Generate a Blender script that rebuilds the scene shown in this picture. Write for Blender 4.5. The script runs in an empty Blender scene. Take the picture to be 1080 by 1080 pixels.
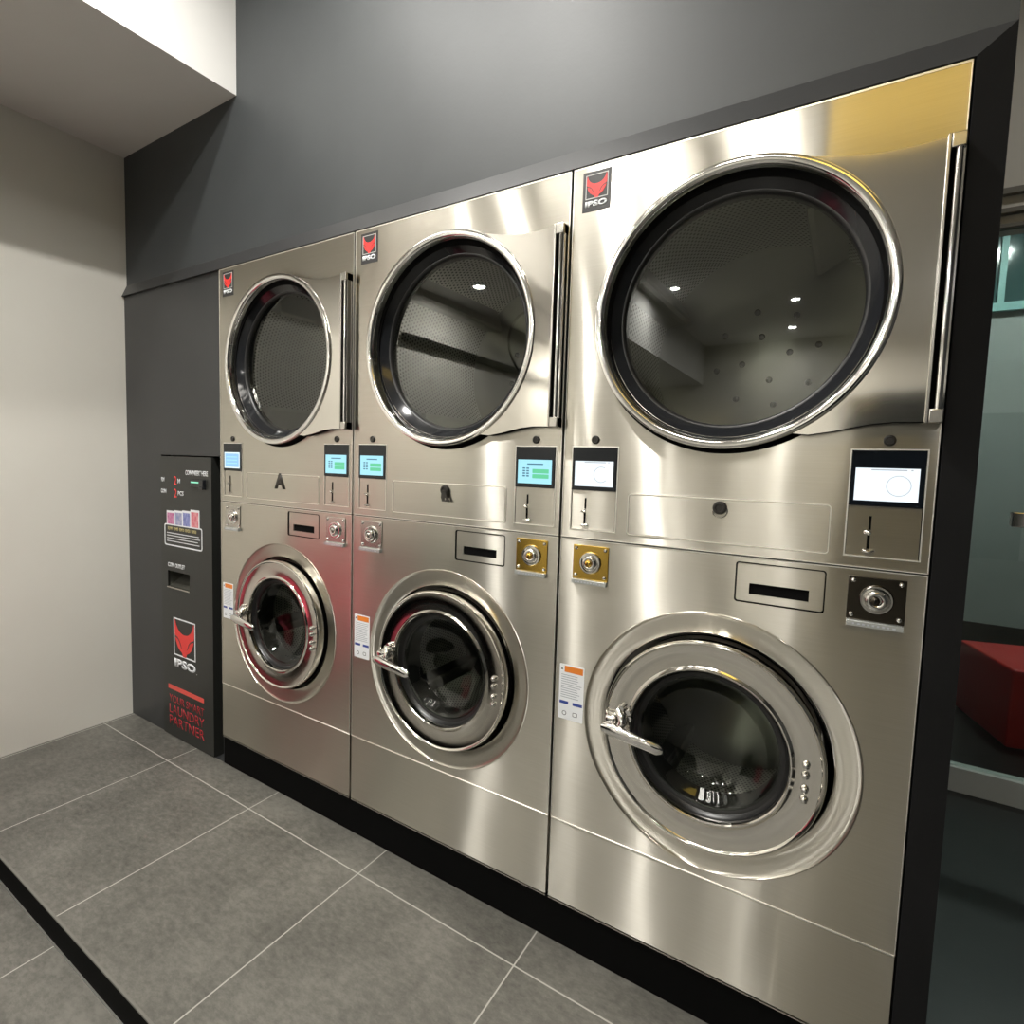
import bpy, bmesh, math, random
from mathutils import Vector, Matrix
random.seed(4)
S = bpy.context.scene
COL = S.collection
PI = math.pi

# ------------------------------------------------------------------ materials
def nt(name):
    m = bpy.data.materials.new(name); m.use_nodes = True
    n = m.node_tree; b = n.nodes['Principled BSDF']
    return m, n, b
def mat(name, col, rough=.5, metal=0., spec=.5, coat=0., emit=None, estr=0.):
    m, n, b = nt(name)
    b.inputs['Base Color'].default_value = (*col, 1)
    b.inputs['Roughness'].default_value = rough
    b.inputs['Metallic'].default_value = metal
    b.inputs['Specular IOR Level'].default_value = spec
    b.inputs['Coat Weight'].default_value = coat
    if emit:
        b.inputs['Emission Color'].default_value = (*emit, 1)
        b.inputs['Emission Strength'].default_value = estr
    return m
def objco(n): return n.nodes.new('ShaderNodeTexCoord').outputs['Object']
def mapping(n, src, scale=(1, 1, 1), rot=(0, 0, 0), loc=(0, 0, 0)):
    mp = n.nodes.new('ShaderNodeMapping')
    mp.inputs['Scale'].default_value = scale; mp.inputs['Rotation'].default_value = rot; mp.inputs['Location'].default_value = loc
    n.links.new(src, mp.inputs['Vector']); return mp.outputs['Vector']
def noise(n, vec, scale, detail=3, rough=.5):
    t = n.nodes.new('ShaderNodeTexNoise'); t.inputs['Scale'].default_value = scale
    t.inputs['Detail'].default_value = detail; t.inputs['Roughness'].default_value = rough
    n.links.new(vec, t.inputs['Vector']); return t.outputs['Fac']
def ramp(n, fac, stops):
    r = n.nodes.new('ShaderNodeValToRGB'); e = r.color_ramp.elements
    while len(e) < len(stops): e.new(.5)
    for k, (p, c) in enumerate(stops):
        e[k].position = p; e[k].color = (*c, 1) if len(c) == 3 else c
    n.links.new(fac, r.inputs['Fac']); return r.outputs['Color']
def bump(n, h, strength, dist, normal=None):
    b = n.nodes.new('ShaderNodeBump'); b.inputs['Strength'].default_value = strength; b.inputs['Distance'].default_value = dist
    n.links.new(h, b.inputs['Height'])
    if normal: n.links.new(normal, b.inputs['Normal'])
    return b.outputs['Normal']
def math_(n, op, a, b=None, c=None):
    t = n.nodes.new('ShaderNodeMath'); t.operation = op
    for i, v in enumerate((a, b, c)):
        if v is None: continue
        if isinstance(v, (int, float)): t.inputs[i].default_value = v
        else: n.links.new(v, t.inputs[i])
    return t.outputs[0]

def brushed(name, col, wav=.35, seed=0., k=.42):
    """horizontally brushed sheet: one lobe spread up and down by the brushing, one tighter"""
    m = bpy.data.materials.new(name); m.use_nodes = True; n = m.node_tree
    for x in list(n.nodes): n.nodes.remove(x)
    out = n.nodes.new('ShaderNodeOutputMaterial'); mix = n.nodes.new('ShaderNodeMixShader'); mix.inputs[0].default_value = k
    tv = n.nodes.new('ShaderNodeCombineXYZ'); tv.inputs[0].default_value = 1
    co = objco(n)
    fine = noise(n, mapping(n, co, (6, 1, 900)), 1, 2)
    cr = ramp(n, fine, [(.3, tuple(c * .93 for c in col)), (.7, col)])
    w = noise(n, mapping(n, co, (1.6, 1, .8), loc=(seed, 0, seed)), 1.6, 1.5, .45)
    bn = bump(n, w, wav, .02)
    for slot, rough, an in ((1, .16, .68), (2, .278, .845)):
        g = n.nodes.new('ShaderNodeBsdfAnisotropic'); g.distribution = 'GGX'
        g.inputs['Roughness'].default_value = rough; g.inputs['Anisotropy'].default_value = an
        n.links.new(cr, g.inputs['Color']); n.links.new(tv.outputs[0], g.inputs['Tangent']); n.links.new(bn, g.inputs['Normal'])
        n.links.new(g.outputs[0], mix.inputs[slot])
    n.links.new(mix.outputs[0], out.inputs[0])
    return m

STEEL = [brushed('brushed_steel_a', (.76, .725, .645), .35, 3.1), brushed('brushed_steel_b', (.76, .725, .645), .35, 9.7), brushed('brushed_steel_c', (.76, .725, .645), .45, 17.3)]
def polished():
    m, n, b = nt('polished_steel')
    b.inputs['Metallic'].default_value = 1; b.inputs['Base Color'].default_value = (.84, .81, .75, 1)
    b.inputs['Roughness'].default_value = .09
    w = noise(n, objco(n), 6, 1.5)
    n.links.new(bump(n, w, .12, .01), b.inputs['Normal'])
    return m
POL = polished()
CHROME = mat('chrome', (.86, .85, .83), .07, 1)
SATIN = mat('satin_steel', (.62, .60, .55), .25, 1)
EDGE = mat('bright_steel_edge', (.93, .91, .85), .42, 1)
DARKGAP = mat('black_gap', (.003, .003, .003), .9, spec=.1)
RUBBER = mat('black_rubber', (.012, .012, .012), .32)
GLOSSBLK = mat('gloss_black_plastic', (.014, .015, .017), .10)
SHAFTBLK = mat('lock_black', (.02, .018, .015), .35)
PLINTH = mat('black_plinth_paint', (.003, .003, .003), .7, spec=.06)
SCREENBLK = mat('display_glass_black', (.006, .008, .011), .08)
WHITE = mat('label_white', (.78, .80, .82), .45)
GREYINK = mat('grey_ink', (.32, .34, .38), .5)
ORANGE = mat('label_orange', (.75, .22, .03), .45)
NAVY = mat('label_navy', (.03, .06, .28), .45)
BADGEBLK = mat('badge_charcoal', (.035, .035, .035), .35)
RED = mat('emblem_red', (.78, .045, .04), .4)
TEXTRED = mat('lettering_red', (.45, .022, .032), .45)
BARRED = mat('bar_red', (.72, .09, .07), .45)
SILVER = mat('emblem_frame_silver', (.6, .6, .58), .4)
DARKREFL = mat('dark_reflection_plate', (.085, .075, .06), .22, 1)  # mirror-like coin plate, its dark reflection put into the colour
YELLOWREFL = mat('yellow_reflection_plate', (.72, .47, .10), .16, 1)  # mirror-like coin plate, its yellow reflection put into the colour
GOLDINK = mat('gold_ink', (.55, .47, .22), .5)

def painted(name, c1, c2, rough, scale=3, bmp=.05, spec=.5):
    m, n, b = nt(name)
    co = objco(n)
    f = noise(n, co, scale, 5, .6)
    n.links.new(ramp(n, f, [(.35, c1), (.65, c2)]), b.inputs['Base Color'])
    b.inputs['Roughness'].default_value = rough; b.inputs['Specular IOR Level'].default_value = spec
    n.links.new(bump(n, noise(n, co, 120, 2), bmp, .002), b.inputs['Normal'])
    return m
BLACKWALL = painted('charcoal_wall_paint', (.036, .040, .042), (.044, .049, .051), .52, 1.6, .08)
BLACKTRIM = painted('charcoal_trim_paint', (.030, .031, .032), (.038, .039, .040), .40, 2, .1)
CABBLK = painted('black_cabinet_paint', (.020, .021, .019), (.026, .027, .024), .36, 2, .05)
CREAM = painted('cream_wall_paint', (.76, .735, .665), (.79, .77, .70), .7, 1.5, .1)
SOFFIT = painted('soffit_paint', (.74, .73, .70), (.77, .76, .73), .75, 1.5, .08)
CEIL = painted('ceiling_paint', (.72, .71, .68), (.76, .75, .72), .8, 1.5, .05)

def tile_mat(name, base, x0, y0, size=.5945):
    m, n, b = nt(name)
    geo = n.nodes.new('ShaderNodeNewGeometry').outputs['Position']
    sx = n.nodes.new('ShaderNodeSeparateXYZ'); n.links.new(geo, sx.inputs[0])
    def dist(o, off, size=size):
        a = math_(n, 'SUBTRACT', o, off); a = math_(n, 'DIVIDE', a, size)
        f = math_(n, 'ROUND', a); d = math_(n, 'SUBTRACT', a, f); d = math_(n, 'ABSOLUTE', d)
        return math_(n, 'MULTIPLY', d, size), math_(n, 'FLOOR', a)
    dx, ix = dist(sx.outputs[0], x0); dy, iy = dist(sx.outputs[1], y0, .6045)
    g = math_(n, 'MINIMUM', dx, dy)
    gr = math_(n, 'LESS_THAN', g, .0021)
    f1 = noise(n, geo, 3.2, 8, .62); f2 = noise(n, mapping(n, geo, (1, 1.8, 1)), 30, 9, .78)
    f = math_(n, 'ADD', math_(n, 'MULTIPLY', f1, .42), math_(n, 'MULTIPLY', f2, .58))
    wn = n.nodes.new('ShaderNodeTexWhiteNoise'); wn.noise_dimensions = '2D'
    cv = n.nodes.new('ShaderNodeCombineXYZ'); n.links.new(ix, cv.inputs[0]); n.links.new(iy, cv.inputs[1]); n.links.new(cv.outputs[0], wn.inputs['Vector'])
    f = math_(n, 'ADD', f, math_(n, 'MULTIPLY', math_(n, 'SUBTRACT', wn.outputs['Value'], .5), .05))
    c = ramp(n, f, [(.38, tuple(v * .58 for v in base)), (.5, base), (.62, tuple(v * 1.5 for v in base))])
    mx = n.nodes.new('ShaderNodeMix'); mx.data_type = 'RGBA'
    n.links.new(gr, mx.inputs[0]); n.links.new(c, mx.inputs[6]); mx.inputs[7].default_value = (.42, .41, .37, 1)
    n.links.new(mx.outputs[2], b.inputs['Base Color'])
    b.inputs['Roughness'].default_value = .42
    h = math_(n, 'SUBTRACT', math_(n, 'MULTIPLY', f2, .3), gr)
    n.links.new(bump(n, h, .18, .002), b.inputs['Normal'])
    return m
TILE = tile_mat('slate_floor_tile', (.122, .118, .103), -.213, -.124)
TILE2 = tile_mat('slate_floor_tile_low', (.122, .118, .103), -.213, -1.03)

def glass(name, tint, ior=.05, rough=0.):
    m = bpy.data.materials.new(name); m.use_nodes = True; n = m.node_tree
    for x in list(n.nodes): n.nodes.remove(x)
    out = n.nodes.new('ShaderNodeOutputMaterial'); mix = n.nodes.new('ShaderNodeMixShader')
    tr = n.nodes.new('ShaderNodeBsdfTransparent'); gl = n.nodes.new('ShaderNodeBsdfGlossy'); lw = n.nodes.new('ShaderNodeLayerWeight')
    tr.inputs[0].default_value = (*tint, 1); gl.inputs['Roughness'].default_value = rough; lw.inputs[0].default_value = .5
    p5 = math_(n, 'POWER', lw.outputs['Facing'], 5.); fr = math_(n, 'MULTIPLY_ADD', p5, 1 - ior, ior)
    gl.inputs[0].default_value = (.95, .97, .95, 1)
    n.links.new(fr, mix.inputs[0]); n.links.new(tr.outputs[0], mix.inputs[1]); n.links.new(gl.outputs[0], mix.inputs[2])
    n.links.new(mix.outputs[0], out.inputs[0])
    return m
DGLASS = glass('dryer_window_glass', (.52, .54, .50), .10, .01)
WGLASS = glass('washer_window_glass', (.50, .53, .49), .05, .01)
PGLASS = glass('partition_glass', (.74, .80, .77), .05)

def perforated(name, col, holes=.012, rough=.3):
    m, n, b = nt(name)
    uv = n.nodes.new('ShaderNodeTexCoord').outputs['UV']
    sp = n.nodes.new('ShaderNodeSeparateXYZ'); n.links.new(uv, sp.inputs[0])
    u = math_(n, 'DIVIDE', sp.outputs[0], holes); v = math_(n, 'DIVIDE', sp.outputs[1], holes)
    row = math_(n, 'FLOOR', v)
    u = math_(n, 'ADD', u, math_(n, 'MULTIPLY', math_(n, 'MODULO', row, 2.), .5))
    fu = math_(n, 'SUBTRACT', math_(n, 'FRACT', u), .5); fv = math_(n, 'SUBTRACT', math_(n, 'FRACT', v), .5)
    d = math_(n, 'SQRT', math_(n, 'ADD', math_(n, 'MULTIPLY', fu, fu), math_(n, 'MULTIPLY', fv, fv)))
    hole = math_(n, 'LESS_THAN', d, .27)
    mx = n.nodes.new('ShaderNodeMix'); mx.data_type = 'RGBA'
    n.links.new(hole, mx.inputs[0]); mx.inputs[6].default_value = (*col, 1); mx.inputs[7].default_value = (.006, .006, .006, 1)
    n.links.new(mx.outputs[2], b.inputs['Base Color'])
    n.links.new(math_(n, 'SUBTRACT', 1., hole), b.inputs['Metallic'])
    b.inputs['Roughness'].default_value = rough
    return m
DRUM = perforated('perforated_drum_steel', (.62, .61, .57), .014, .3)
WDRUM = perforated('washer_drum_steel', (.42, .42, .39), .011, .28)
DRUMBACK = mat('drum_back_steel', (.66, .65, .60), .33, 1)

# ------------------------------------------------------------------ mesh helpers
OFF = Vector((0, 0, 0))
def obj(name, bm, m, parent=None, smooth=None, loc=None):
    me = bpy.data.meshes.new(name)
    bmesh.ops.remove_doubles(bm, verts=bm.verts, dist=1e-6)
    bmesh.ops.recalc_face_normals(bm, faces=bm.faces)
    if any(abs(c) > 0 for c in OFF): bmesh.ops.translate(bm, verts=bm.verts, vec=-OFF)
    bm.to_mesh(me); bm.free()
    if isinstance(m, (list, tuple)):
        for x in m: me.materials.append(x)
    else: me.materials.append(m)
    if smooth:
        for p in me.polygons: p.use_smooth = True
        me.set_sharp_from_angle(angle=math.radians(smooth))
    o = bpy.data.objects.new(name, me); COL.objects.link(o)
    if parent: o.parent = parent
    return o
def tag(o, label, cat, group=None):
    o['label'] = label; o['category'] = cat
    if group: o['group'] = group
    return o
def thing(name, label, cat, loc, group=None, rz=0):
    o = bpy.data.objects.new(name, None); COL.objects.link(o); o.location = loc; o.rotation_euler.z = rz
    o.empty_display_size = .1
    return tag(o, label, cat, group)
def struct(o): o['kind'] = 'structure'; return o

def box(bm, x0, x1, y0, y1, z0, z1, bev=0, seg=2):
    r = bmesh.ops.create_cube(bm, size=1)
    for v in r['verts']:
        v.co = Vector((x0 if v.co.x < 0 else x1, y0 if v.co.y < 0 else y1, z0 if v.co.z < 0 else z1))
    if bev:
        es = {e for v in r['verts'] for e in v.link_edges}
        bmesh.ops.bevel(bm, geom=list(es), offset=bev, segments=seg, affect='EDGES', profile=.5)
    return bm
def B(*a, **k): return box(bmesh.new(), *a, **k)
def lathe(bm, prof, cx, cz, seg=96, closed=False):
    """profile of (radius, y) turned about the axis parallel to Y through (cx, cz); writes uv = (angle*r, y)"""
    uvl = bm.loops.layers.uv.verify()
    rings = []
    for r, y in prof:
        if r < 1e-6: rings.append([bm.verts.new((cx, y, cz))])
        else: rings.append([bm.verts.new((cx + r * math.cos(2 * PI * k / seg), y, cz + r * math.sin(2 * PI * k / seg))) for k in range(seg)])
    prs = list(zip(range(len(prof)), range(1, len(prof))))
    if closed: prs.append((len(prof) - 1, 0))
    for i, j in prs:
        a, b = rings[i], rings[j]; rm = max(prof[i][0], prof[j][0])
        for k in range(seg):
            k2 = (k + 1) % seg
            try:
                if len(a) == 1 and len(b) == 1: continue
                if len(a) == 1: f = bm.faces.new((a[0], b[k2], b[k]))
                elif len(b) == 1: f = bm.faces.new((a[k], a[k2], b[0]))
                else: f = bm.faces.new((a[k], a[k2], b[k2], b[k]))
            except ValueError: continue
            for l in f.loops:
                an = math.atan2(l.vert.co.z - cz, l.vert.co.x - cx) / (2 * PI) % 1.
                if k2 == 0 and an < .5 / seg: an = 1.
                l[uvl].uv = (an * 2 * PI * rm, l.vert.co.y)
    return bm
def L(prof, cx, cz, seg=96, closed=False): return lathe(bmesh.new(), prof, cx, cz, seg, closed)
def rect(x0, x1, z0, z1, r=0, n=5):
    if not r: return [(x0, z0), (x1, z0), (x1, z1), (x0, z1)]
    out = []
    for cx, cz, a in ((x0 + r, z0 + r, 180), (x1 - r, z0 + r, 270), (x1 - r, z1 - r, 0), (x0 + r, z1 - r, 90)):
        for k in range(n + 1):
            t = math.radians(a + 90 * k / n); out.append((cx + r * math.cos(t), cz + r * math.sin(t)))
    return out
def circ(cx, cz, r, n=96): return [(cx + r * math.cos(2 * PI * k / n), cz + r * math.sin(2 * PI * k / n)) for k in range(n)]
def plate(bm, outer, holes, y0, y1):
    """flat plate in XZ with holes, y0 (front) to y1 (back)"""
    edges = []; 
    def loop(pts):
        vs = [bm.verts.new((x, y0, z)) for x, z in pts]
        es = [bm.edges.new((vs[i], vs[(i + 1) % len(vs)])) for i in range(len(vs))]
        edges.extend(es)
    loop(outer)
    for h in holes: loop(h)
    r = bmesh.ops.triangle_fill(bm, use_beauty=True, edges=edges)
    fs = [g for g in r['geom'] if isinstance(g, bmesh.types.BMFace)]
    if y1 is not None:
        e = bmesh.ops.extrude_face_region(bm, geom=fs)
        vs = [g for g in e['geom'] if isinstance(g, bmesh.types.BMVert)]
        bmesh.ops.translate(bm, verts=vs, vec=(0, y1 - y0, 0))
    return bm
def P(outer, holes, y0, y1): return plate(bmesh.new(), outer, holes, y0, y1)
def frame(bm, x0, x1, z0, z1, w, y0, y1, r=0):
    return plate(bm, rect(x0, x1, z0, z1, r), [rect(x0 + w, x1 - w, z0 + w, z1 - w, max(r - w, 0))], y0, y1)
def tube(bm, pts, rad, seg=10, cap=True, closed=False):
    pts = [Vector(p) for p in pts]; n = len(pts); rings = []
    up = Vector((0, 0, 1)); prev = None
    for i, p in enumerate(pts):
        a = pts[(i - 1) % n] if (closed or i > 0) else p; b = pts[(i + 1) % n] if (closed or i < n - 1) else p
        t = (b - a).normalized()
        if prev is None:
            q = t.cross(up) if abs(t.z) < .95 else t.cross(Vector((1, 0, 0)))
        else: q = prev - t * prev.dot(t)
        q.normalize(); prev = q; s = t.cross(q)
        r = rad[i] if isinstance(rad, (list, tuple)) else rad
        rings.append([bm.verts.new(p + (q * math.cos(2 * PI * k / seg) + s * math.sin(2 * PI * k / seg)) * r) for k in range(seg)])
    for i in range(n if closed else n - 1):
        a, b = rings[i], rings[(i + 1) % n]
        for k in range(seg): bm.faces.new((a[k], a[(k + 1) % seg], b[(k + 1) % seg], b[k]))
    if cap and not closed:
        bm.faces.new(rings[0]); bm.faces.new(list(reversed(rings[-1])))
    return bm
def text_bm(body, x0, x1, z0, z1, y, thick=.0006, bold=0., keep=False):
    cu = bpy.data.curves.new('lettering', 'FONT'); cu.body = body; cu.size = 1; cu.extrude = 0; cu.offset = bold
    cu.resolution_u = 3
    o = bpy.data.objects.new('lettering', cu); COL.objects.link(o)
    dg = bpy.context.evaluated_depsgraph_get()
    me = bpy.data.meshes.new_from_object(o.evaluated_get(dg))
    bm = bmesh.new(); bm.from_mesh(me)
    bpy.data.objects.remove(o); bpy.data.curves.remove(cu); bpy.data.meshes.remove(me)
    xs = [v.co.x for v in bm.verts]; ys = [v.co.y for v in bm.verts]
    ax, bx, ay, by = min(xs), max(xs), min(ys), max(ys)
    for v in bm.verts:
        v.co = Vector((x0 + (v.co.x - ax) / (bx - ax) * (x1 - x0), y, z0 + (v.co.y - ay) / (by - ay) * (z1 - z0)))
    e = bmesh.ops.extrude_face_region(bm, geom=list(bm.faces))
    bmesh.ops.translate(bm, verts=[g for g in e['geom'] if isinstance(g, bmesh.types.BMVert)], vec=(0, thick, 0))
    return bm
def emblem(parent, x0, x1, z0, z1, y, linew=.05, fcol=None):
    """fox head in a thin rectangular frame"""
    w = x1 - x0; h = z1 - z0; cx = (x0 + x1) / 2
    obj('emblem_frame', frame(bmesh.new(), x0, x1, z0, z1, w * linew, y - .0005, y), fcol or SILVER, parent)
    half = [(.0, .60), (.10, .605), (.20, .64), (.30, .71), (.38, .82), (.43, .97), (.455, .80), (.45, .60), (.40, .40), (.30, .24), (.20, .16), (.11, .12), (.07, .02)]
    pts = half + [(-a, b) for a, b in reversed(half[1:])]
    obj('fox_head', P([(cx + a * w, z0 + b * h) for a, b in pts], [], y - .001, y), RED, parent)
    bm = bmesh.new()
    for s in (1, -1):
        eye = [(.44, .545), (.30, .49), (.20, .40), (.115, .22), (.165, .27), (.235, .40), (.31, .455), (.43, .50)]
        plate(bm, [(cx + s * a * w, z0 + b * h) for a, b in eye], [], y - .0014, y - .0009)
    obj('fox_eyes', bm, BADGEBLK, parent)

# ------------------------------------------------------------------ unit geometry
PITCH = .8; G = .0045
ZB, ZK, ZS, ZT = .1284, .3661, 1.1578, 2.106
WC = (.406, .701)      # washer door centre
DC = (.404, 1.709)     # dryer door centre

def screw(parent, x, z, y, r=.0045):
    obj('screw', L([(0, y - r * .9), (r * .5, y - r * .8), (r * .85, y - r * .45), (r, y)], x, z, 16), CHROME, parent, 50)

def screen_mats(kind):
    base = {'white': (.86, .93, 1.), 'cyan': (.30, .80, .95), 'blue': (.30, .62, .95)}[kind]
    return base
def emis(name, col, s):
    m, n, b = nt(name)
    b.inputs['Base Color'].default_value = (0.01, 0.01, 0.01, 1); b.inputs['Roughness'].default_value = .2
    b.inputs['Emission Color'].default_value = (*col, 1); b.inputs['Emission Strength'].default_value = s
    return m
SC = {'white': emis('screen_white', (.84, .93, 1.), .72), 'cyan': emis('screen_cyan', (.42, .86, 1.), .62), 'blue': emis('screen_blue', (.32, .62, 1.), .62),
      'green': emis('screen_green', (.16, .80, .42), .5), 'ink': emis('screen_ink', (.10, .32, .50), .35), 'grey': emis('screen_grey', (.45, .48, .52), .62),
      'rim': emis('screen_rim', (.80, .95, 1.), .7)}

def display(parent, u0, kind, look):
    """display with coin slot plate; u0 left edge"""
    u1 = u0 + .123
    d = obj('display', B(u0, u1, -.0035, .010, 1.286, 1.398, bev=.001), SCREENBLK, parent, 20)
    y = -.0036
    obj('screen', P(rect(u0 + .0085, u1 - .0085, 1.2965, 1.362), [], y - .0004, y), SC[kind], d)
    y -= .0005
    if kind == 'white':
        bm = bmesh.new()
        cx = u0 + .082; n = 48
        if look == 'open':
            a0 = math.radians(60); pts = [(cx + .0205 * math.cos(a0 + t * math.radians(255) / n), 1.3275 + .0205 * math.sin(a0 + t * math.radians(255) / n)) for t in range(n + 1)]
            inn = [(cx + .019 * math.cos(a0 + t * math.radians(255) / n), 1.3275 + .019 * math.sin(a0 + t * math.radians(255) / n)) for t in range(n, -1, -1)]
            plate(bm, pts + inn, [], y - .0003, y)
        else:
            plate(bm, circ(cx, 1.3275, .0205, n), [circ(cx, 1.3275, .0193, n)], y - .0003, y)
        obj('dial_mark', bm, SC['grey'], d)
        bm = bmesh.new()
        plate(bm, rect(u0 + .035, u0 + .094, 1.3575, 1.3598), [], y - .0003, y)
        plate(bm, rect(u0 + .100, u0 + .1035, 1.3575, 1.3598), [], y - .0003, y)
        obj('status_line', bm, SC['grey'], d)
    else:
        if kind == 'blue':
            obj('screen_border', frame(bmesh.new(), u0 + .0085, u1 - .0085, 1.2965, 1.362, .005, y - .0003, y), SC['rim'], d)
            bm = bmesh.new()
            for z in (1.341, 1.328, 1.315): plate(bm, rect(u0 + .022, u0 + .098, z, z + .004), [], y - .0003, y)
            obj('text_lines', bm, SC['cyan'], d)
        else:
            bm = bmesh.new()
            plate(bm, rect(u0 + .038, u0 + .088, 1.348, 1.3515), [], y - .0003, y)
            for x in (.024, .036):
                for z in (1.315, 1.322, 1.329, 1.336): plate(bm, rect(u0 + x, u0 + x + .008, z, z + .004), [], y - .0003, y)
            obj('digits', bm, SC['ink'], d)
            bm = bmesh.new()
            for z in (1.311, 1.325): plate(bm, rect(u0 + .055, u0 + .106, z, z + .0115, .001), [], y - .0003, y)
            obj('buttons', bm, SC['green'], d)
    # coin plate under the display
    c = obj('coin_plate', B(u0 + .0015, u1 - .0005, .001, .004, 1.1835, 1.285), SATIN if False else STEEL[0], parent)
    bm = bmesh.new()
    # thin bright frame around display and plate
    plate(bm, rect(u0 - .0025, u1 + .0035, 1.1805, 1.4005), [rect(u0, u1 + .001, 1.183, 1.398)], -.0012, .004)
    obj('bezel', bm, EDGE, parent)
    uc = u0 + .040
    obj('coin_slot', P(rect(uc - .0022, uc + .0022, 1.237, 1.265), [], -.0004, .001), DARKGAP, c)
    bm = bmesh.new()
    tube(bm, [(uc - .0075, -.001, 1.231), (uc - .003, -.005, 1.2325), (uc + .001, -.004, 1.229)], .0042, 10)
    tube(bm, [(uc - .009, -.001, 1.1945), (uc, -.005, 1.193), (uc + .009, -.001, 1.1945)], .003, 8)
    obj('return_lever', bm, CHROME, c, 60)
    obj('return_slot', P(rect(uc - .0035, uc + .0015, 1.198, 1.2265), [], -.0004, .001), DARKGAP, c)

def coin_acceptor(parent, u0, m, tarnish):
    u1 = u0 + .099; z0, z1 = 1.051, 1.141
    a = obj('coin_acceptor', B(u0, u1, -.003, .002, z0, z1, bev=.0012), m, parent, 20)
    for x in (u0 + .009, u1 - .009):
        for z in (z0 + .010, z1 - .009): screw(a, x, z, -.003, .0052)
    cx, cz = u0 + .050, 1.096
    obj('slot_collar', L([(.030, -.003), (.030, -.006), (.0275, -.0095), (.0245, -.0095), (.022, -.006), (.021, -.008), (.0195, -.013), (.0165, -.0165), (.012, -.017), (.0095, -.0155), (.0085, -.012), (0, -.012)], cx, cz, 40), CHROME, a, 50)
    obj('slot_core', L([(.0085, -.0121), (.0085, -.0160), (.007, -.0175), (0, -.0175)], cx - .002, cz - .001, 24), m, a, 50)
    obj('slot_keyway', B(cx - .0032, cx - .0008, -.0179, -.0172, cz - .005, cz + .003), DARKGAP, a)
    # clear strip with worn print along the bottom
    s = obj('label_strip', B(u0 + .001, u1 - .001, -.012, .002, z0 - .0125, z0 - .0005, bev=.001), mat_strip, a, 20)
    bm = bmesh.new()
    for k in range(9):
        x = u0 + .012 + k * .0085
        plate(bm, rect(x, x + random.uniform(.003, .006), z0 - .0085, z0 - .0055), [], -.0124, -.0120)
    obj('strip_print', bm, GREYINK, a)
mat_strip = mat('label_strip_clear', (.62, .64, .62), .2, .6)

def sticker(parent):
    u0, u1, z0, z1 = .015, .088, .657, .810
    s = obj('warning_sticker', P(rect(u0, u1, z0, z1, .003), [], -.0006, .0), WHITE, parent)
    y = -.0007
    obj('orange_header', P(rect(u0 + .015, u1 - .004, z1 - .021, z1 - .004), [], y - .0003, y + .0001), ORANGE, s)
    bm = bmesh.new()
    for k in range(11):
        z = z1 - .030 - k * .0062
        plate(bm, rect(u0 + .006, u1 - random.uniform(.006, .020), z, z + .0016), [], y - .0002, y + .0001)
    obj('printed_lines', bm, GREYINK, s)
    bm = bmesh.new()
    plate(bm, rect(u0 + .003, u0 + .029, z0 + .043, z0 + .051), [], y - .0003, y + .0001)
    plate(bm, rect(u0 + .042, u1 - .003, z0 + .043, z0 + .051), [], y - .0003, y + .0001)
    obj('blue_band', bm, NAVY, s)
    obj('pictogram', P(circ(u0 + .018, z0 + .017, .0065, 20), [circ(u0 + .018, z0 + .017, .0048, 20)], y - .0002, y + .0001), BADGEBLK, s)
    obj('pictogram', P(rect(u0 + .043, u0 + .057, z0 + .012, z0 + .024, .003), [rect(u0 + .0445, u0 + .0555, z0 + .0135, z0 + .0225, .002)], y - .0002, y + .0001), BADGEBLK, s)
    obj('pictogram', P([(u0 + .004, z1 - .016), (u0 + .011, z1 - .016), (u0 + .0075, z1 - .009)], [], y - .0002, y + .0001), BADGEBLK, s)

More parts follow.
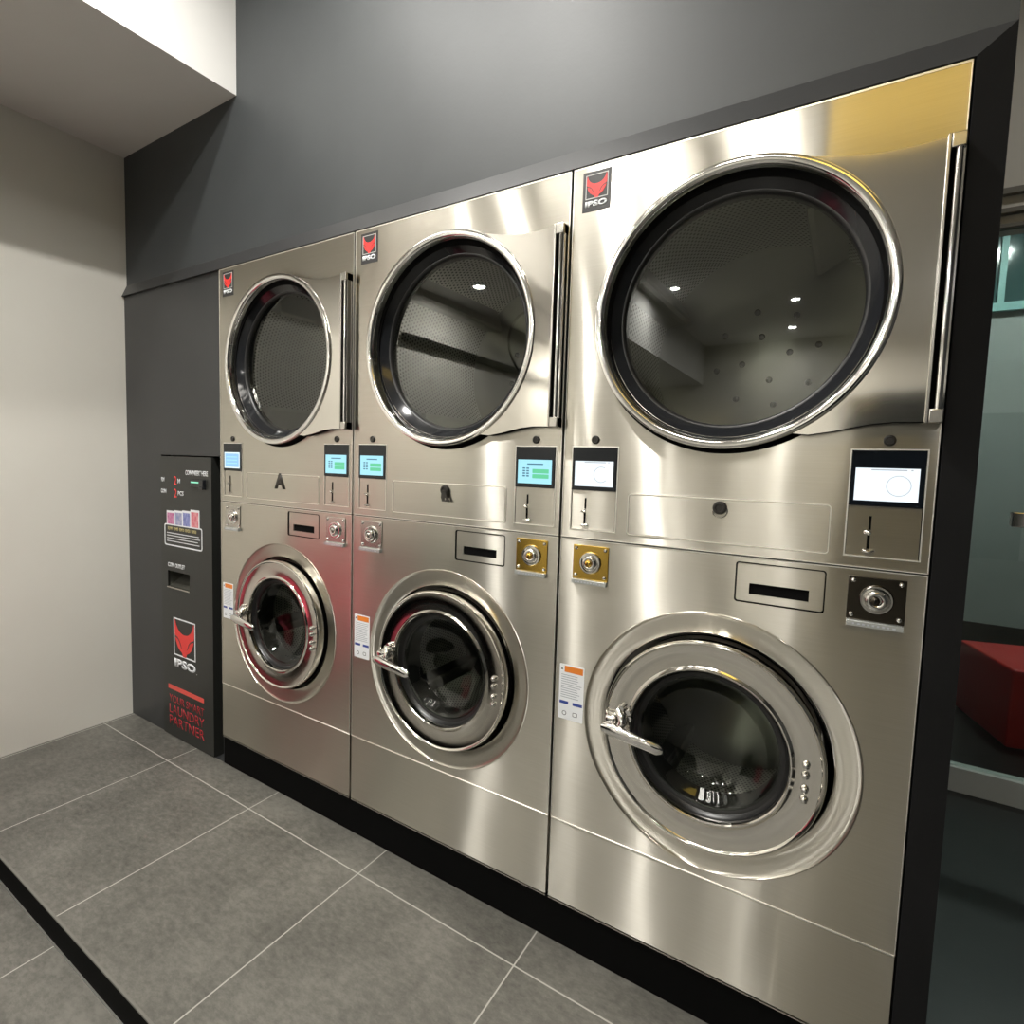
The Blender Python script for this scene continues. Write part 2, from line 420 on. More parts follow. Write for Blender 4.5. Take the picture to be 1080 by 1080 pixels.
def washer(i, label):
    global OFF
    x0 = i * PITCH; OFF = Vector((0, 0, ZB)); st = STEEL[i]
    t = thing('washing_machine', label, 'washing machine', (x0, 0, ZB), 'washing machines under the dryers')
    u0, u1 = G, PITCH - G
    cx, cz = WC
    # cabinet front above the kick panel, with door opening and tray opening
    bm = bmesh.new()
    slot = rect(.449, .625, 1.053, 1.142, .006)
    plate(bm, rect(u0, u1, ZK + .0012, ZS - .0025), [circ(cx, cz, .314), slot], 0, .012)
    # side, back and floor sheets
    box(bm, u0, u0 + .002, .012, .74, ZB, ZS - .004); box(bm, u1 - .002, u1, .012, .74, ZB, ZS - .004)
    box(bm, u0, u1, .738, .74, ZB, ZS - .004); box(bm, u0 + .002, u1 - .002, .012, .738, ZB, ZB + .002)
    obj('cabinet', bm, st, t)
    # bright folded edges
    bm = bmesh.new()
    box(bm, u0 - .0004, u1 + .0004, -.0012, .004, ZS - .0045, ZS - .0025)
    box(bm, u0 - .0008, u0 + .0008, -.0010, .004, ZK + .001, ZS - .003); box(bm, u1 - .0008, u1 + .0008, -.0010, .004, ZK + .001, ZS - .003)
    obj('edge_fold', bm, EDGE, t)
    k = obj('kick_panel', B(u0, u1, 0, .012, ZB + .004, ZK - .0015), st, t)
    bm = B(u0, u1, -.0022, .004, ZK - .0024, ZK + .0014, bev=.0012)
    obj('kick_panel_edge', bm, EDGE, k, 60)
    obj('bottom_lip', B(u0, u1, -.001, .008, ZB - .002, ZB + .001), SATIN, k)
    # dished ring around the door
    bm = L([(.3145, .002), (.3145, -.0014), (.3125, -.0020), (.310, .0005), (.304, .0025), (.285, .005), (.268, .007), (.262, .009), (.260, .030), (.246, .050)], cx, cz)
    obj('door_surround', bm, st, t, 35)
    obj('door_recess', L([(.2598, .010), (.2595, .045), (.235, .050), (.20, .052), (.19, .08)], cx, cz), DARKGAP, t, 35)
    # door
    d = obj('door', L([(.249, .030), (.250, -.018), (.2496, -.0235), (.2475, -.0270), (.2445, -.0280), (.2415, -.0265), (.2395, -.0240), (.226, -.0215), (.205, -.0205), (.190, -.0212), (.1865, -.0235), (.1835, -.0262), (.1805, -.0262), (.1780, -.0235), (.1768, -.016), (.1765, -.006)], cx, cz), POL, t, 30)
    obj('gasket', L([(.1765, -.010), (.1740, -.004), (.168, .0015), (.160, .003), (.156, .006), (.156, .075), (.170, .09)], cx, cz), RUBBER, d, 30)
    bowl = [(0, .056), (.03, .0555), (.06, .053), (.085, .048), (.105, .041), (.122, .032), (.136, .021), (.147, .010), (.154, .004), (.160, .003)]
    obj('window_glass', L(bowl, cx, cz), WGLASS, d, 80)
    for z in (.726, .703, .672, .649):
        obj('hinge_rivet', L([(0, -.032), (.004, -.0314), (.0072, -.0280), (.0085, -.020)], .6155, z - .001, 20), CHROME, d, 60)
    # handle
    bm = bmesh.new()
    box(bm, .166, .196, -.046, -.014, .690, .722, bev=.006)
    tube(bm, [(.196, -.028, .735), (.208, -.038, .727), (.214, -.044, .712), (.206, -.046, .700)], [.010, .011, .011, .009], 12)
    for x, z in ((.205, .744), (.222, .737), (.226, .722)):
        tube(bm, [(x, -.020, z), (x, -.034, z)], .007, 10)
    obj('latch_bracket', bm, CHROME, d, 50)
    bm = bmesh.new()
    tube(bm, [(.164, -.048, .692), (.186, -.052, .693), (.215, -.057, .690), (.262, -.060, .685), (.308, -.061, .680), (.320, -.061, .679)], [.012, .0165, .0160, .0150, .0148, .007], 14)
    for v in bm.verts: v.co.y = -.055 + (v.co.y + .055) * .6
    obj('handle', bm, CHROME, d, 60)
    # drum
    bm = L([(.185, .075), (.262, .080), (.27, .10), (.27, .46)], cx, cz, 96)
    dr = obj('drum', bm, WDRUM, t, 40)
    obj('drum_back', L([(.27, .46), (.19, .44), (.10, .43), (.06, .415), (0, .412)], cx, cz, 64), DRUMBACK, dr, 40)
    for a in (80, 200, 320):
        a = math.radians(a + 17 * i); b = bmesh.new()
        c_, s_ = math.cos(a), math.sin(a)
        def q(rr, tt, y): return (cx + c_ * rr - s_ * tt, y, cz + s_ * rr + c_ * tt)
        ys = (.12, .44)
        vs = [[b.verts.new(q(rr, tt, y)) for rr, tt in ((.27, -.035), (.215, -.008), (.208, 0), (.215, .008), (.27, .035))] for y in ys]
        for k in range(4): b.faces.new((vs[0][k], vs[0][k + 1], vs[1][k + 1], vs[1][k]))
        b.faces.new(vs[0]); b.faces.new(list(reversed(vs[1])))
        obj('lifter', b, DRUMBACK, dr)
    # printer / soap tray plate
    pnl = obj('payment_panel', P(rect(.4505, .6235, 1.0545, 1.1405, .005), [rect(.4775, .5965, 1.0715, 1.0965)], .002, .010), st, t)
    obj('panel_outline', P(rect(.4475, .6265, 1.0515, 1.1435, .0065), [rect(.4500, .6240, 1.0540, 1.1410, .005)], -.0008, .009), DARKGAP, pnl)
    obj('slot_opening', B(.4775, .5965, .006, .040, 1.0715, 1.0965), DARKGAP, pnl)
    coin_acceptor(t, .043, SATIN if i != 2 else YELLOWREFL, 0)
    coin_acceptor(t, .666, (SATIN, YELLOWREFL, DARKREFL)[i], 0)
    sticker(t)
    OFF = Vector((0, 0, 0))
    return t

def dryer(i, label, kinds, lock):
    global OFF
    x0 = i * PITCH; OFF = Vector((0, 0, ZS)); st = STEEL[i]
    t = thing('tumble_dryer', label, 'tumble dryer', (x0, 0, ZS), 'tumble dryers on top of the washing machines')
    u0, u1 = G, PITCH - G
    cx, cz = DC
    bm = bmesh.new()
    plate(bm, rect(u0, u1, ZS + .0015, ZT), [circ(cx, cz, .285), rect(.031, .1545, 1.1835, 1.3975), rect(.656, .7795, 1.1835, 1.3975)], 0, .012)
    box(bm, u0, u0 + .002, .012, .74, ZS, ZT); box(bm, u1 - .002, u1, .012, .74, ZS, ZT)
    box(bm, u0, u1, .738, .74, ZS, ZT); box(bm, u0 + .002, u1 - .002, .012, .738, ZT - .002, ZT)
    box(bm, u0 + .002, u1 - .002, .012, .738, ZS + .001, ZS + .003)
    obj('cabinet', bm, st, t)
    bm = bmesh.new()
    box(bm, u0, u1, -.001, .004, ZS + .0005, ZS + .0024)
    box(bm, u0 - .0008, u0 + .0010, -.001, .004, ZS + .001, ZT); box(bm, u1 - .0010, u1 + .0008, -.001, .004, ZS + .001, ZT)
    box(bm, u0, u1, -.001, .004, ZT - .003, ZT + .0005)
    obj('edge_fold', bm, EDGE, t)
    # door: round ring with a wing to the hinge
    wing = []
    n = 80; a0 = math.acos(.132 / .312); a1 = 2 * PI - math.acos(.141 / .312)
    for k in range(n + 1):
        a = a0 + (a1 - a0) * k / n; wing.append((cx + .3118 * math.cos(a), cz + .3118 * math.sin(a)))
    wing += [(.575, 1.4275), (.62, 1.4345), (.68, 1.4475), (.72, 1.4515), (.768, 1.4510), (.768, 1.9665), (.72, 1.9625), (.67, 1.9635), (.61, 1.9725), (.57, 1.9825)]
    d = obj('door', P(wing, [circ(cx, cz, .300)], -.0275, -.022), POL, t)
    obj('door_edge', P([(cx + (a - cx) * 1.001, cz + (b - cz) * 1.002) for a, b in wing], [circ(cx, cz, .303)], -.0219, -.001), DARKGAP, d)
    obj('door_ring', L([(.3122, -.0225), (.3126, -.0300), (.3108, -.0332), (.3065, -.0345), (.2985, -.0340), (.2938, -.0312), (.2908, -.0240), (.2892, -.008), (.2885, .004)], cx, cz, 128), CHROME, d, 40)
    obj('window_bore', L([(.2888, -.004), (.2840, .002), (.2625, .021), (.2620, .044)], cx, cz, 128), GLOSSBLK, d, 40)
    obj('gasket', L([(.2630, .0205), (.2600, .0205), (.2575, .0225), (.2550, .0265), (.2545, .030), (.2545, .050), (.262, .055)], cx, cz, 128), RUBBER, d, 40)
    obj('window_glass', L([(0, .030), (.2555, .030)], cx, cz, 96), DGLASS, d)
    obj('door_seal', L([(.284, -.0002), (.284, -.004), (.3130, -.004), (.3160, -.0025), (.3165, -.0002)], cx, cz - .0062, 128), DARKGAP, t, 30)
    # hinge
    h = obj('hinge', B(.7665, .7720, -.034, -.001, 1.4485, 1.9685, bev=.0012), SATIN, t, 20)
    bm = bmesh.new()
    tube(bm, [(.7855, -.026, 1.474), (.7855, -.026, 1.943)], .0062, 16)
    box(bm, .7900, .7945, -.026, -.0005, 1.4485, 1.9685)
    obj('hinge_barrel', bm, CHROME, h, 40)
    obj('hinge_channel', B(.7722, .7898, -.012, -.0005, 1.4750, 1.9420), DARKGAP, h)
    for z0, z1 in ((1.4485, 1.4745), (1.9425, 1.9685)):
        obj('hinge_knuckle', B(.7722, .7945, -.034, -.001, z0, z1, bev=.002), SATIN, h, 20)
    # drum
    dr = obj('drum', L([(.262, .056), (.31, .060), (.345, .085), (.345, .62)], cx, cz, 128), DRUM, t, 40)
    bk = obj('drum_back', L([(.345, .62), (.25, .62), (.235, .612), (0, .612)], cx, cz, 96), DRUMBACK, dr, 40)
    for k in range(8):
        a = math.radians(k * 45 + 12)
        obj('back_bolt', L([(.011, .612), (.010, .606), (.006, .603), (0, .602)], cx + .15 * math.cos(a), cz + .15 * math.sin(a), 16), SHAFTBLK, bk, 50) if False else None
    bm = bmesh.new()
    for rr in (.07, .15):
        for k in range(4 if rr < .1 else 8):
            a = math.radians(k * (90 if rr < .1 else 45) + 12)
            lathe(bm, [(.010, .612), (.009, .606), (.005, .603), (0, .602)], cx + rr * math.cos(a), cz + rr * math.sin(a), 14)
    obj('back_bolts', bm, SHAFTBLK, bk, 50)
    for a in (35, 125, 215, 305):
        a = math.radians(a + 13 * i); b = bmesh.new(); c_, s_ = math.cos(a), math.sin(a)
        def q(rr, tt, y): return (cx + c_ * rr - s_ * tt, y, cz + s_ * rr + c_ * tt)
        vs = [[b.verts.new(q(rr, tt, y)) for rr, tt in ((.345, -.05), (.275, -.010), (.268, 0), (.275, .010), (.345, .05))] for y in (.11, .60)]
        for k in range(4): b.faces.new((vs[0][k], vs[0][k + 1], vs[1][k + 1], vs[1][k]))
        b.faces.new(vs[0]); b.faces.new(list(reversed(vs[1])))
        obj('lifter', b, DRUMBACK, dr)
    # displays
    display(t, .0305, kinds[0], 'open'); display(t, .6555, kinds[1], 'ring')
    for u in (.0925, .7175):
        s = obj('door_sensor', L([(.0108, .0), (.0108, -.0030), (.0095, -.0045), (.0070, -.0045), (.0060, -.0030), (.0035, -.0030), (0, -.0032)], u, 1.417, 28), SHAFTBLK, t, 50)
    # lint drawer
    l = obj('lint_drawer', B(.190, .622, -.0012, .002, 1.184, 1.2795), st, t)
    bm = bmesh.new()
    plate(bm, rect(.1865, .6265, 1.1795, 1.2835, .007), [rect(.1885, .6245, 1.1815, 1.2815, .006)], -.0018, .0)
    obj('drawer_outline', bm, EDGE, l)
    bm = bmesh.new()
    lk = obj('drawer_lock', L([(.0155, -.001), (.0155, -.007), (.0140, -.0095), (.009, -.0100), (.008, -.008), (0, -.008)], .406, 1.2625, 32), SHAFTBLK, l, 50)
    if lock == 'knob':
        obj('lock_collar', L([(.0175, -.001), (.0175, -.004), (.0160, -.0055), (.0150, -.0055)], .4065, 1.2555, 32), CHROME, l, 50)
    elif lock == 'key':
        obj('key', P([(.400, 1.262), (.415, 1.262), (.420, 1.243), (.433, 1.228), (.402, 1.228), (.398, 1.240)], [circ(.414, 1.236, .0035, 16)], -.013, -.0105), SHAFTBLK, lk, 50)
    else:
        bpy.data.objects.remove(lk)
        obj('letter', text_bm('A', .368, .436, 1.226, 1.286, -.0022, .001, .055), mat_letter, l)
    # badge
    b = obj('badge', P(rect(.0295, .1055, 1.9935, 2.0915), [], -.0008, 0), BADGEBLK, t)
    emblem(b, .0375, .0975, 2.0245, 2.0835, -.0009, .03)
    obj('badge_lettering', text_bm('IPSO', .0375, .0965, 2.0045, 2.0195, -.0016, .0006, .05), WHITE, b)
    OFF = Vector((0, 0, 0))
    return t
mat_letter = mat('letter_dark_brown', (.03, .026, .02), .5)

washer(0, 'steel front-load washing machine beside the black change machine, reflecting pink')
washer(1, 'steel front-load washing machine in the middle of the row')
washer(2, 'steel front-load washing machine at the right end, with a yellow reflection coloured into its left coin plate')
dryer(0, 'steel tumble dryer with a dark letter A on its drawer', ('blue', 'cyan'), 'letter')
dryer(1, 'steel tumble dryer between the other two, both screens pale cyan', ('cyan', 'cyan'), 'key')
dryer(2, 'steel tumble dryer with two white screens, beside the black right trim', ('white', 'white'), 'knob')

# plinth under the washers
tag(obj('plinth', B(.002, 2.400, .006, .70, .0005, .1255), PLINTH), 'long black plinth on the tiled floor under the three washing machines', 'plinth')

# ------------------------------------------------------------------ change machine
cm = thing('change_machine', 'black floor-standing change machine with red lettering, left of the washers', 'change machine', (-.29, 0, 0))
OFF = Vector((-.29, 0, 0))
YF = 0.0
fr_ = obj('front_panel', P(rect(-.492, -.067, .004, 1.337, .003), [rect(-.437, -.2485, .7285, .8035)], YF, YF + .010), CABBLK, cm)
bm = bmesh.new()
box(bm, -.492, -.490, YF + .010, .30, .004, 1.337); box(bm, -.069, -.067, YF + .010, .30, .004, 1.337)
box(bm, -.492, -.067, YF + .010, .30, 1.335, 1.337); box(bm, -.490, -.069, .298, .30, .004, 1.335)
obj('housing', bm, CABBLK, cm)
def cb(name, bm, m, parent=fr_): return obj(name, bm, m, parent)
Y1 = YF - .0001
cb('red_bar', P(rect(-.447, -.143, .2325, .2535), [], Y1 - .0006, Y1), BARRED)
cb('slogan_lettering', text_bm('YOUR SMART', -.440, -.143, .170, .206, Y1 - .0006, .0006, -.002), TEXTRED)
cb('slogan_lettering', text_bm('LAUNDRY', -.440, -.143, .114, .158, Y1 - .0006, .0006, -.002), TEXTRED)
cb('slogan_lettering', text_bm('PARTNER', -.440, -.143, .058, .102, Y1 - .0006, .0006, -.002), TEXTRED)
emblem(fr_, -.392, -.207, .407, .586, Y1, .035, WHITE)
cb('maker_lettering', text_bm('IPSO', -.391, -.207, .351, .392, Y1 - .0006, .0006, .05), WHITE)
cb('maker_lettering', text_bm('.', -.200, -.196, .350, .355, Y1 - .0006, .0006), WHITE)
# outlet tray
bm = bmesh.new()
box(bm, -.437, -.2485, .080, .082, .7285, .8035)
vs = [bm.verts.new(p) for p in ((-.437, .006, .7285), (-.2485, .006, .7285), (-.2485, .080, .775), (-.437, .080, .775))]; bm.faces.new(vs)
for x in (-.437, -.2485):
    vs = [bm.verts.new(p) for p in ((x, .006, .7285), (x, .080, .7285), (x, .080, .8035), (x, .006, .8035))]; bm.faces.new(vs)
vs = [bm.verts.new(p) for p in ((-.437, .006, .8035), (-.2485, .006, .8035), (-.2485, .080, .8035), (-.437, .080, .8035))]; bm.faces.new(vs)
tr = cb('coin_tray', bm, mat('tray_dark_steel', (.20, .20, .17), .3, .8))
cb('tray_lip', B(-.440, -.2455, -.003, .006, .7225, .7285), SATIN, tr)
cb('outlet_lettering', text_bm('COIN OUTLET', -.434, -.288, .822, .842, Y1 - .0006, .0006, .02), WHITE)
cb('insert_lettering', text_bm('COIN INSERT HERE', -.272, -.094, 1.255, 1.277, Y1 - .0006, .0006, .02), WHITE)
bs = cb('note_slot', B(-.213, -.110, -.014, .004, 1.205, 1.240, bev=.004), GLOSSBLK)
cb('slot_light', B(-.203, -.142, -.0146, -.0135, 1.2235, 1.2295), emis('slot_light_green', (.25, .75, .5), .8), bs)
bsm = cb('note_slot_base', B(-.142, -.110, -.016, .004, 1.196, 1.208, bev=.003), GLOSSBLK, bs)
cb('row_lettering', text_bm('RM', -.502 + .02, -.455, 1.219, 1.238, Y1 - .0006, .0006, .02), WHITE)
cb('row_lettering', text_bm('COIN', -.486, -.440, 1.165, 1.184, Y1 - .0006, .0006, .02), WHITE)
cb('row_digit', text_bm('2', -.372, -.348, 1.207, 1.247, Y1 - .0006, .0006, .01), RED)
cb('row_digit', text_bm('2', -.372, -.348, 1.149, 1.189, Y1 - .0006, .0006, .01), RED)
cb('unit_lettering', text_bm('M', -.338, -.318, 1.216, 1.236, Y1 - .0006, .0006, .02), WHITE)
cb('unit_lettering', text_bm('PCS', -.338, -.290, 1.160, 1.180, Y1 - .0006, .0006, .02), WHITE)
pal = [((.45, .10, .25), (.60, .30, .45)), ((.20, .25, .45), (.45, .42, .55)), ((.14, .17, .42), (.32, .34, .60)), ((.60, .12, .18), (.70, .35, .35))]
def note_mat(c1, c2, k):
    m, n, b = nt('banknote_print_%s' % 'abcd'[k])
    f = noise(n, mapping(n, objco(n), (60, 1, 40), loc=(k * 7, 0, 0)), 1, 4, .7)
    n.links.new(ramp(n, f, [(.4, c1), (.62, c2)]), b.inputs['Base Color']); return m
for k in range(4):
    x0 = -.438 + k * .068; zt = 1.082 + (.004, .008, .012, .020)[k]
    f = cb('banknote_picture', P(rect(x0, x0 + .072, 1.022, zt), [], Y1 - .0005 - k * .0001, Y1), WHITE)
    cb('banknote_print', P(rect(x0 + .006, x0 + .064, 1.024, zt - .010), [], Y1 - .0010 - k * .0001, Y1 - .0002), note_mat(*pal[k], k), f)
cb('price_box_outline', P(rect(-.458, -.141, .922, 1.024, .012), [rect(-.4525, -.1465, .9275, 1.0185, .008)], Y1 - .0014, Y1), WHITE)
for k, s in enumerate(('RM1', 'RM5', 'RM10', 'RM20', 'RM50')):
    x0 = -.428 + k * .050
    cb('price_lettering', text_bm(s, x0, x0 + .040, .996, 1.011, Y1 - .0008, .0006, .02), GOLDINK)
bm = bmesh.new()
for z, x in ((.982, -.170), (.970, -.160), (.957, -.178), (.944, -.165)): plate(bm, rect(-.438, x, z - .0016, z + .0016), [], Y1 - .0008, Y1)
cb('small_print', bm, WHITE)
OFF = Vector((0, 0, 0))

# ------------------------------------------------------------------ room shell
XL = -.8235; ZC = 3.40; YB = -8.2; XR = 5.2; YG = 1.64; XE = 2.455
struct(obj('floor', B(XL - .1, XE, -.724, 1.0, -.05, 0), TILE))
struct(obj('floor_side', B(XE, XR, -.724, 4.2, -.05, 0), painted('dark_side_floor', (.010, .010, .010), (.016, .016, .0155), .4, 4, .1)))
struct(obj('floor_lower', B(XL - .1, XR, YB, -.724, -.14, -.087), TILE2))
struct(obj('trim_1', B(XL, XR, -.7285, -.724, -.0865, -.004), PLINTH))
struct(obj('trim_2', B(XL, XR, -.7325, -.7285, -.0868, -.0835), mat('step_base_strip', (.45, .45, .42), .35, .8)))
struct(obj('trim_3', B(XL, XR, -.7300, -.724, -.004, .0006), mat('step_nosing', (.16, .155, .135), .5)))
struct(obj('wall_left', B(XL - .1, XL, YB, 1.0, -.087, ZC), CREAM))
struct(obj('wall_back', B(XL, XE + .003, .020, .10, 2.165, ZC), BLACKWALL))
struct(obj('wall_panel', P(rect(XL, -.002, .0005, 2.108), [rect(-.496, -.004, .0015, 1.343)], .008, .05), BLACKTRIM))
struct(obj('trim_4', B(-.50, -.004, .31, .33, 0.001, 1.35), DARKGAP))
struct(obj('trim_8', B(-.063, -.004, .06, .08, 0.001, 1.343), DARKGAP))
# bevelled surround: top strip and right strip, mitred
bm = bmesh.new()
def prism(bm, secs):
    a = [[bm.verts.new(p) for p in s] for s in secs]
    n = len(a[0])
    for s in range(len(a) - 1):
        for k in range(n): bm.faces.new((a[s][k], a[s][(k + 1) % n], a[s + 1][(k + 1) % n], a[s + 1][k]))
    bm.faces.new(a[0]); bm.faces.new(list(reversed(a[-1])))
    return bm
zi, zo, xi, xo, yf, yb = 2.1085, 2.165, 2.4005, 2.458, -.004, .020
prism(bm, [[(XL, yf, zi), (XL, yb, zo), (XL, .06, zo), (XL, .06, zi)], [(xi, yf, zi), (xo, yb, zo), (xo, .06, zo), (xi, .06, zi)]])
struct(obj('trim_5', bm, BLACKTRIM))
bm = bmesh.new()
prism(bm, [[(xi, yf, zi), (xo, yb, zo), (xo, .06, zo), (xi, .06, zi)], [(xi, yf, .0), (xo, yb, .0), (xo, .06, .0), (xi, .06, .0)]])
struct(obj('trim_6', bm, painted('side_trim_shaded', (.015, .015, .0155), (.020, .020, .021), .5, 2, .1, .3)))  # weaker light on the side strip is put into a darker colour
struct(obj('wall_enclosure', B(2.405, XE, .06, YG + .02, 0, ZC), BLACKWALL))
struct(obj('wall_recess', B(XL, 2.405, .96, 1.0, 0, ZC), BLACKWALL))
struct(obj('ceiling', B(XL - .1, XR + .1, YB - .1, 4.3, ZC, ZC + .1), CEIL))
struct(obj('ceiling_soffit', B(XL, .100, YB, .0198, 2.768, ZC - .001), SOFFIT))
struct(obj('wall_front', B(XL - .1, XR, YB - .1, YB, -.14, ZC), CREAM))
struct(obj('wall_right', B(XR, XR + .1, YB, 4.2, -.14, ZC), BLACKWALL))

struct(obj('door_1', B(2.1, 4.9, YB, YB + .04, -.087, 2.5), mat('night_glass', (.015, .018, .018), .06)))
struct(obj('baseboard_right', B(XR - .02, XR, YB, YG, 0, .12), PLINTH))
rl = obj('wall_rail', B(XL, XL + .05, -4.8, -1.9, 2.30, 2.36, bev=.004), PLINTH); tag(rl, 'black rail fixed along the cream left wall', 'rail')
rg = obj('ring_pendant', tube(bmesh.new(), [(-.25 + .30 * math.sin(k * PI / 24), -3.1 + .30 * math.cos(k * PI / 24) * .5, 2.42 + .30 * math.cos(k * PI / 24)) for k in range(48)], .012, 8, closed=True), PLINTH, None, 60); tag(rg, 'black ring pendant hanging under the soffit', 'pendant')

# glass partition at the far right
METAL = mat('partition_metal', (.62, .65, .62), .5, .1)
struct(obj('wall_header', B(XE, XR, YG, YG + .12, 2.36, ZC), CREAM))
struct(obj('trim_7', B(XE, XR, YG - .012, YG + .05, 0, .105), METAL))
bm = bmesh.new()
box(bm, XE, XR, YG - .035, YG, 2.40, 2.418); box(bm, XE, XR, YG - .03, YG, 2.475, 2.498)
box(bm, XE, XR, YG - .01, YG + .03, 2.352, 2.366)
struct(obj('trim_9', bm, mat('header_moulding', (.20, .19, .16), .5)))
w = struct(obj('window_1', B(XE, XR, YG + .01, YG + .02, .105, 2.352), PGLASS))
# patch fitting on the glass
hf = obj('window_fitting', B(2.83, 2.99, YG - .012, YG + .03, 1.155, 1.215, bev=.003), CHROME, None, 20)
tag(hf, 'chrome clamp fitting on the glass partition at the right edge', 'fitting')
# beyond the glass
struct(obj('wall_far', B(XE, XR, 4.2, 4.3, -.1, ZC), painted('passage_wall', (.42, .44, .43), (.48, .50, .49), .6, .8)))
struct(obj('floor_passage', B(XE, XR, YG + .05, 4.2, .0005, .006), mat('passage_floor_black', (.012, .012, .011), .35)))
TEAL = mat('teal_window_frame', (.30, .58, .56), .45)
for k in range(3):
    x0 = 2.87 + k * .62
    w = struct(obj('window_%d' % (k + 2), P(rect(x0, x0 + .60, 2.60, 3.20), [rect(x0 + .04, x0 + .25, 2.66, 3.17), rect(x0 + .29, x0 + .56, 2.66, 3.17)], 4.14, 4.19), TEAL))
    obj('pane', P(rect(x0 + .03, x0 + .57, 2.65, 3.18), [], 4.165, 4.17), mat('dark_teal_pane_%s' % 'abc'[k], (.05, .11, .11), .1), w)
struct(obj('baseboard_far', B(XE, XR, 4.17, 4.2, .006, .22), PLINTH))

# red padded cube behind the glass
def red_cube():
    t = thing('foam_cube', 'red padded cube on the dark floor behind the glass partition', 'cube', (3.189, 2.566, .006), rz=math.radians(15.5))
    m = mat('red_vinyl', (.62, .012, .010), .4)
    bm = B(-.255, .255, -.255, .255, 0, .40, bev=.012, seg=3)
    obj('cover', bm, m, t, 40)
    bm = bmesh.new()
    s = .247
    tube(bm, [(-s, -s, .392), (s, -s, .392), (s, s, .392), (-s, s, .392)], .006, 8, closed=True)
    obj('piping', bm, mat('red_piping', (.5, .03, .03), .5), t, 40)
red_cube()

# ------------------------------------------------------------------ lamps and unseen things, some added for the steel's reflections
def downlight(x, y, label, zc=ZC, strength=900, r=.045, col=(1, .975, .93)):
    t = thing('downlight', label, 'ceiling light', (x, y, zc), 'downlights in the ceiling')
    def rot(bm):
        bmesh.ops.rotate(bm, verts=bm.verts, cent=(0, 0, 0), matrix=Matrix.Rotation(PI / 2, 3, 'X')); return bm
    # built about Y, turned to hang down
    bm = rot(L([(r, .001), (r + .004, .014), (r + .018, .012), (r + .022, .0)], 0, 0, 40)); 
    for v in bm.verts: v.co.z = -abs(v.co.z)
    obj('housing', bm, mat_lamp, t, 40)
    bm = rot(L([(0, .006), (r, .006)], 0, 0, 32))
    for v in bm.verts: v.co.z = -abs(v.co.z)
    o = obj('lens', bm, emis('downlight_lens', col, strength), t)
mat_lamp = mat('lamp_white', (.7, .7, .68), .4)
for x, y, l in ((.56, -.80, 'round white downlight above the left stack of machines'), (1.12, -.95, 'round white downlight above the middle of the row'),
                (.45, -5.0, 'round white downlight nearest the soffit, halfway down the room'), (1.6, -6.0, 'round white downlight far behind the viewer'), (1.46, -7.4, 'round white downlight by the rear wall'),
                (3.4, -6.2, 'round white downlight in the far right corner of the room')):
    downlight(x, y, l, strength=1500 if x == 1.12 else 680 if x == .56 else 950)
downlight(-.36, -2.3, 'added round fill light in the soffit, nearer the machines', 2.768, 1000)  # both soffit lamps are added fill for the left wall and soffit underside
downlight(-.36, -4.6, 'added round fill light in the soffit, farther from the machines', 2.768, 1000)
downlight(3.25, .75, 'added round fill light beside the charcoal side wall, before the glass partition', ZC, 170)  # added fill that brightens the header above the partition
t_ = thing('downlight', 'added square fill light in the passage behind the glass partition', 'ceiling light', (3.3, 3.0, ZC), 'downlights in the ceiling')  # added fill so the space behind the glass is not dark
obj('housing', B(-.08, .08, -.08, .08, -.02, 0), mat_lamp, t_); obj('lens', B(-.06, .06, -.06, .06, -.023, -.0205), emis('passage_fill_lens', (.95, 1, .98), 480), t_)
def batten(x, y0, y1, w, label, strength):
    t = thing('light_batten', label, 'ceiling light', (x, (y0 + y1) / 2, ZC), 'ceiling battens')
    h = (y1 - y0) / 2
    obj('housing', B(-w / 2 - .015, w / 2 + .015, -h - .015, h + .015, -.045, 0, bev=.004), mat_lamp, t, 20)
    obj('diffuser', B(-w / 2, w / 2, -h, h, -.055, -.0455, bev=.002), emis('batten_diffuser', (1, .96, .88), strength), t)
batten(1.66, -2.85, -1.75, .34, 'wide white ceiling light panel over the middle of the room', 9)
batten(.45, -2.85, -1.75, .06, 'slim white ceiling batten nearest the soffit', 11)
batten(.82, -2.85, -1.75, .03, 'narrow white ceiling batten, second from the soffit', 13)
batten(1.03, -2.85, -1.75, .03, 'narrow white ceiling batten, third from the soffit', 12)
for k, l in enumerate(('farthest from the wide panel', 'between two others as thin', 'right beside the wide panel')):
    batten(1.13 + k * .08, -2.5, -1.75, .012, 'very thin ceiling batten added to streak the steel, ' + l, 22)  # strips added to draw thin bright lines in the steel

yb_ = thing('added_glow_board', 'added yellow board behind the viewer, glowing for its reflection in the steel', 'glow board', (2.40, -1.78, 2.84))
OFF = Vector((0, 0, 0))
obj('board', B(-.35, .35, -.012, .012, 0, .46, bev=.003), mat('yellow_glow', (.90, .66, .12), .5, emit=(1, .68, .16), estr=1.0), yb_)  # added board, emission put in to strengthen its yellow reflection
obj('cord', B(-.205, -.200, -.002, .002, .46, .56), DARKGAP, yb_); obj('cord', B(.200, .205, -.002, .002, .46, .56), DARKGAP, yb_)

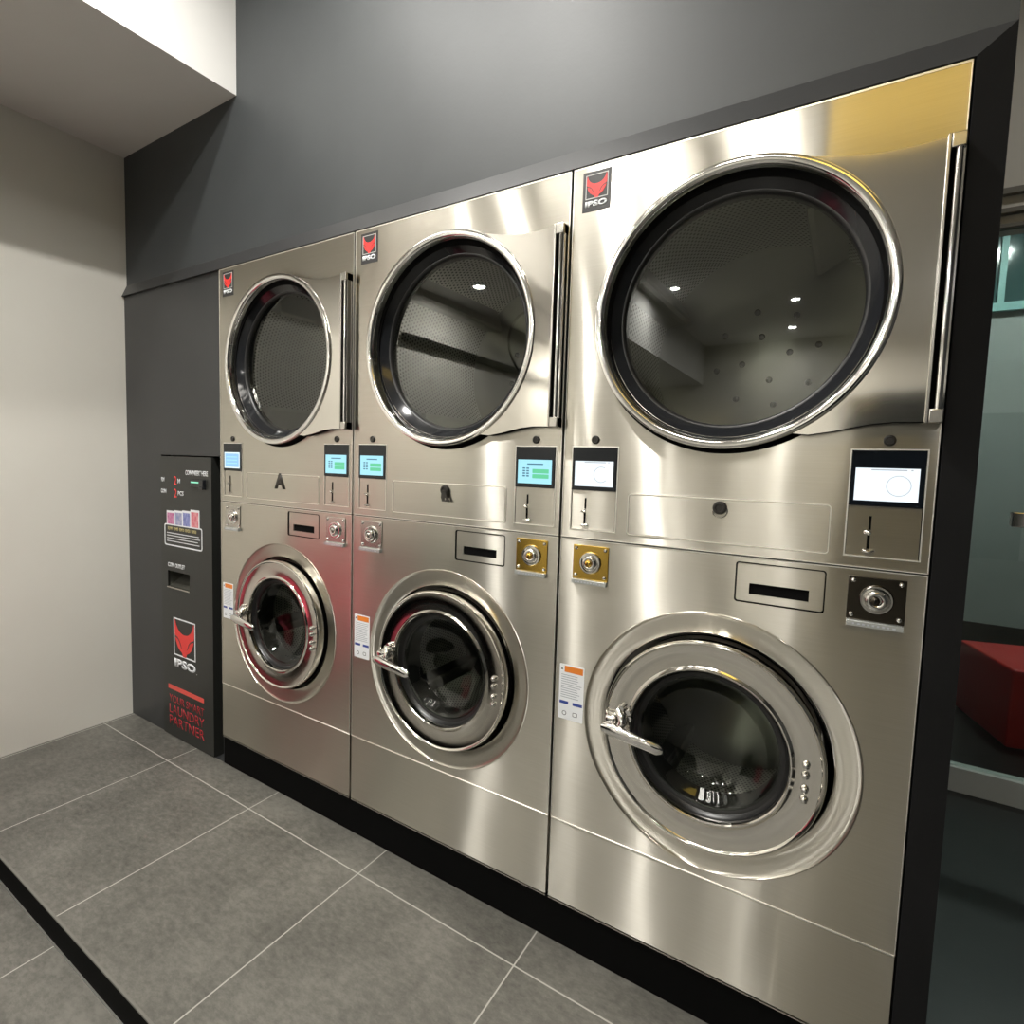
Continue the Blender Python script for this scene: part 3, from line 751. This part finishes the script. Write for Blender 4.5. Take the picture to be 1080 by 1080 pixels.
def bench():
    t = thing('added_red_bench', 'unseen red bench against the cream left wall, added for the pink reflection', 'bench', (-.56, -1.22, -.087))  # out of view, added to tint the left stack's reflection
    m = mat('bench_red', (.50, .06, .10), .55)
    obj('seat', B(-.20, .22, -.32, .32, .16, .52, bev=.03, seg=3), m, t, 40)
    obj('backrest', B(-.25, -.17, -.32, .32, .40, .98, bev=.025, seg=3), m, t, 40)
    for x in (-.18, .18):
        for y in (-.28, .28):
            bm = tube(bmesh.new(), [(x, y, 0), (x, y, .17)], .018, 12); obj('leg', bm, CHROME, t, 40)
bench()
t = thing('added_low_table', 'unseen black low table near the red bench, added for a dark reflection', 'table', (.14, -1.95, -.087))  # out of view, added to darken the middle washer's reflection
obj('top', B(-.42, .42, -.45, .45, .36, .40, bev=.006), PLINTH, t, 20)
for x in (-.38, .38):
    for y in (-.41, .41): obj('leg', B(x - .02, x + .02, y - .02, y + .02, 0, .36, bev=.002), PLINTH, t, 20)
obj('shelf', B(-.40, .40, -.43, .43, .10, .12, bev=.004), PLINTH, t, 20)
t = thing('added_low_cabinet', 'unseen black low cabinet past the red bench, added for a dark reflection', 'cabinet', (-.56, -2.5, -.087))  # out of view, added so the middle washer's lower front reflects dark
obj('body', B(-.25, .20, -.85, .85, .05, .92, bev=.004), PLINTH, t, 20)
for y in (-.84, -.28, .28): obj('door', B(.2002, .218, y + .004, y + .552, .06, .90, bev=.003), CABBLK, t, 20)

# ------------------------------------------------------------------ world, camera, view
w = bpy.data.worlds.new('world'); S.world = w; w.use_nodes = True
w.node_tree.nodes['Background'].inputs[0].default_value = (.5, .5, .5, 1); w.node_tree.nodes['Background'].inputs[1].default_value = .05
cam = bpy.data.cameras.new('camera'); co = bpy.data.objects.new('camera', cam); COL.objects.link(co)
co.location = (2.2496, -1.3239, 1.3482); co.rotation_euler = (1.4972, -.0301, .5546)
cam.sensor_width = 36; cam.lens = 576.156 / 1080 * 36; cam.shift_x = (540 - 536.24) / 1080; cam.shift_y = (531.8 - 540) / 1080
cam.clip_start = .02; S.camera = co
S.view_settings.view_transform = 'Standard'; S.view_settings.look = 'None'; S.view_settings.gamma = 1
S.view_settings.use_curve_mapping = False
S.view_settings.exposure = .72
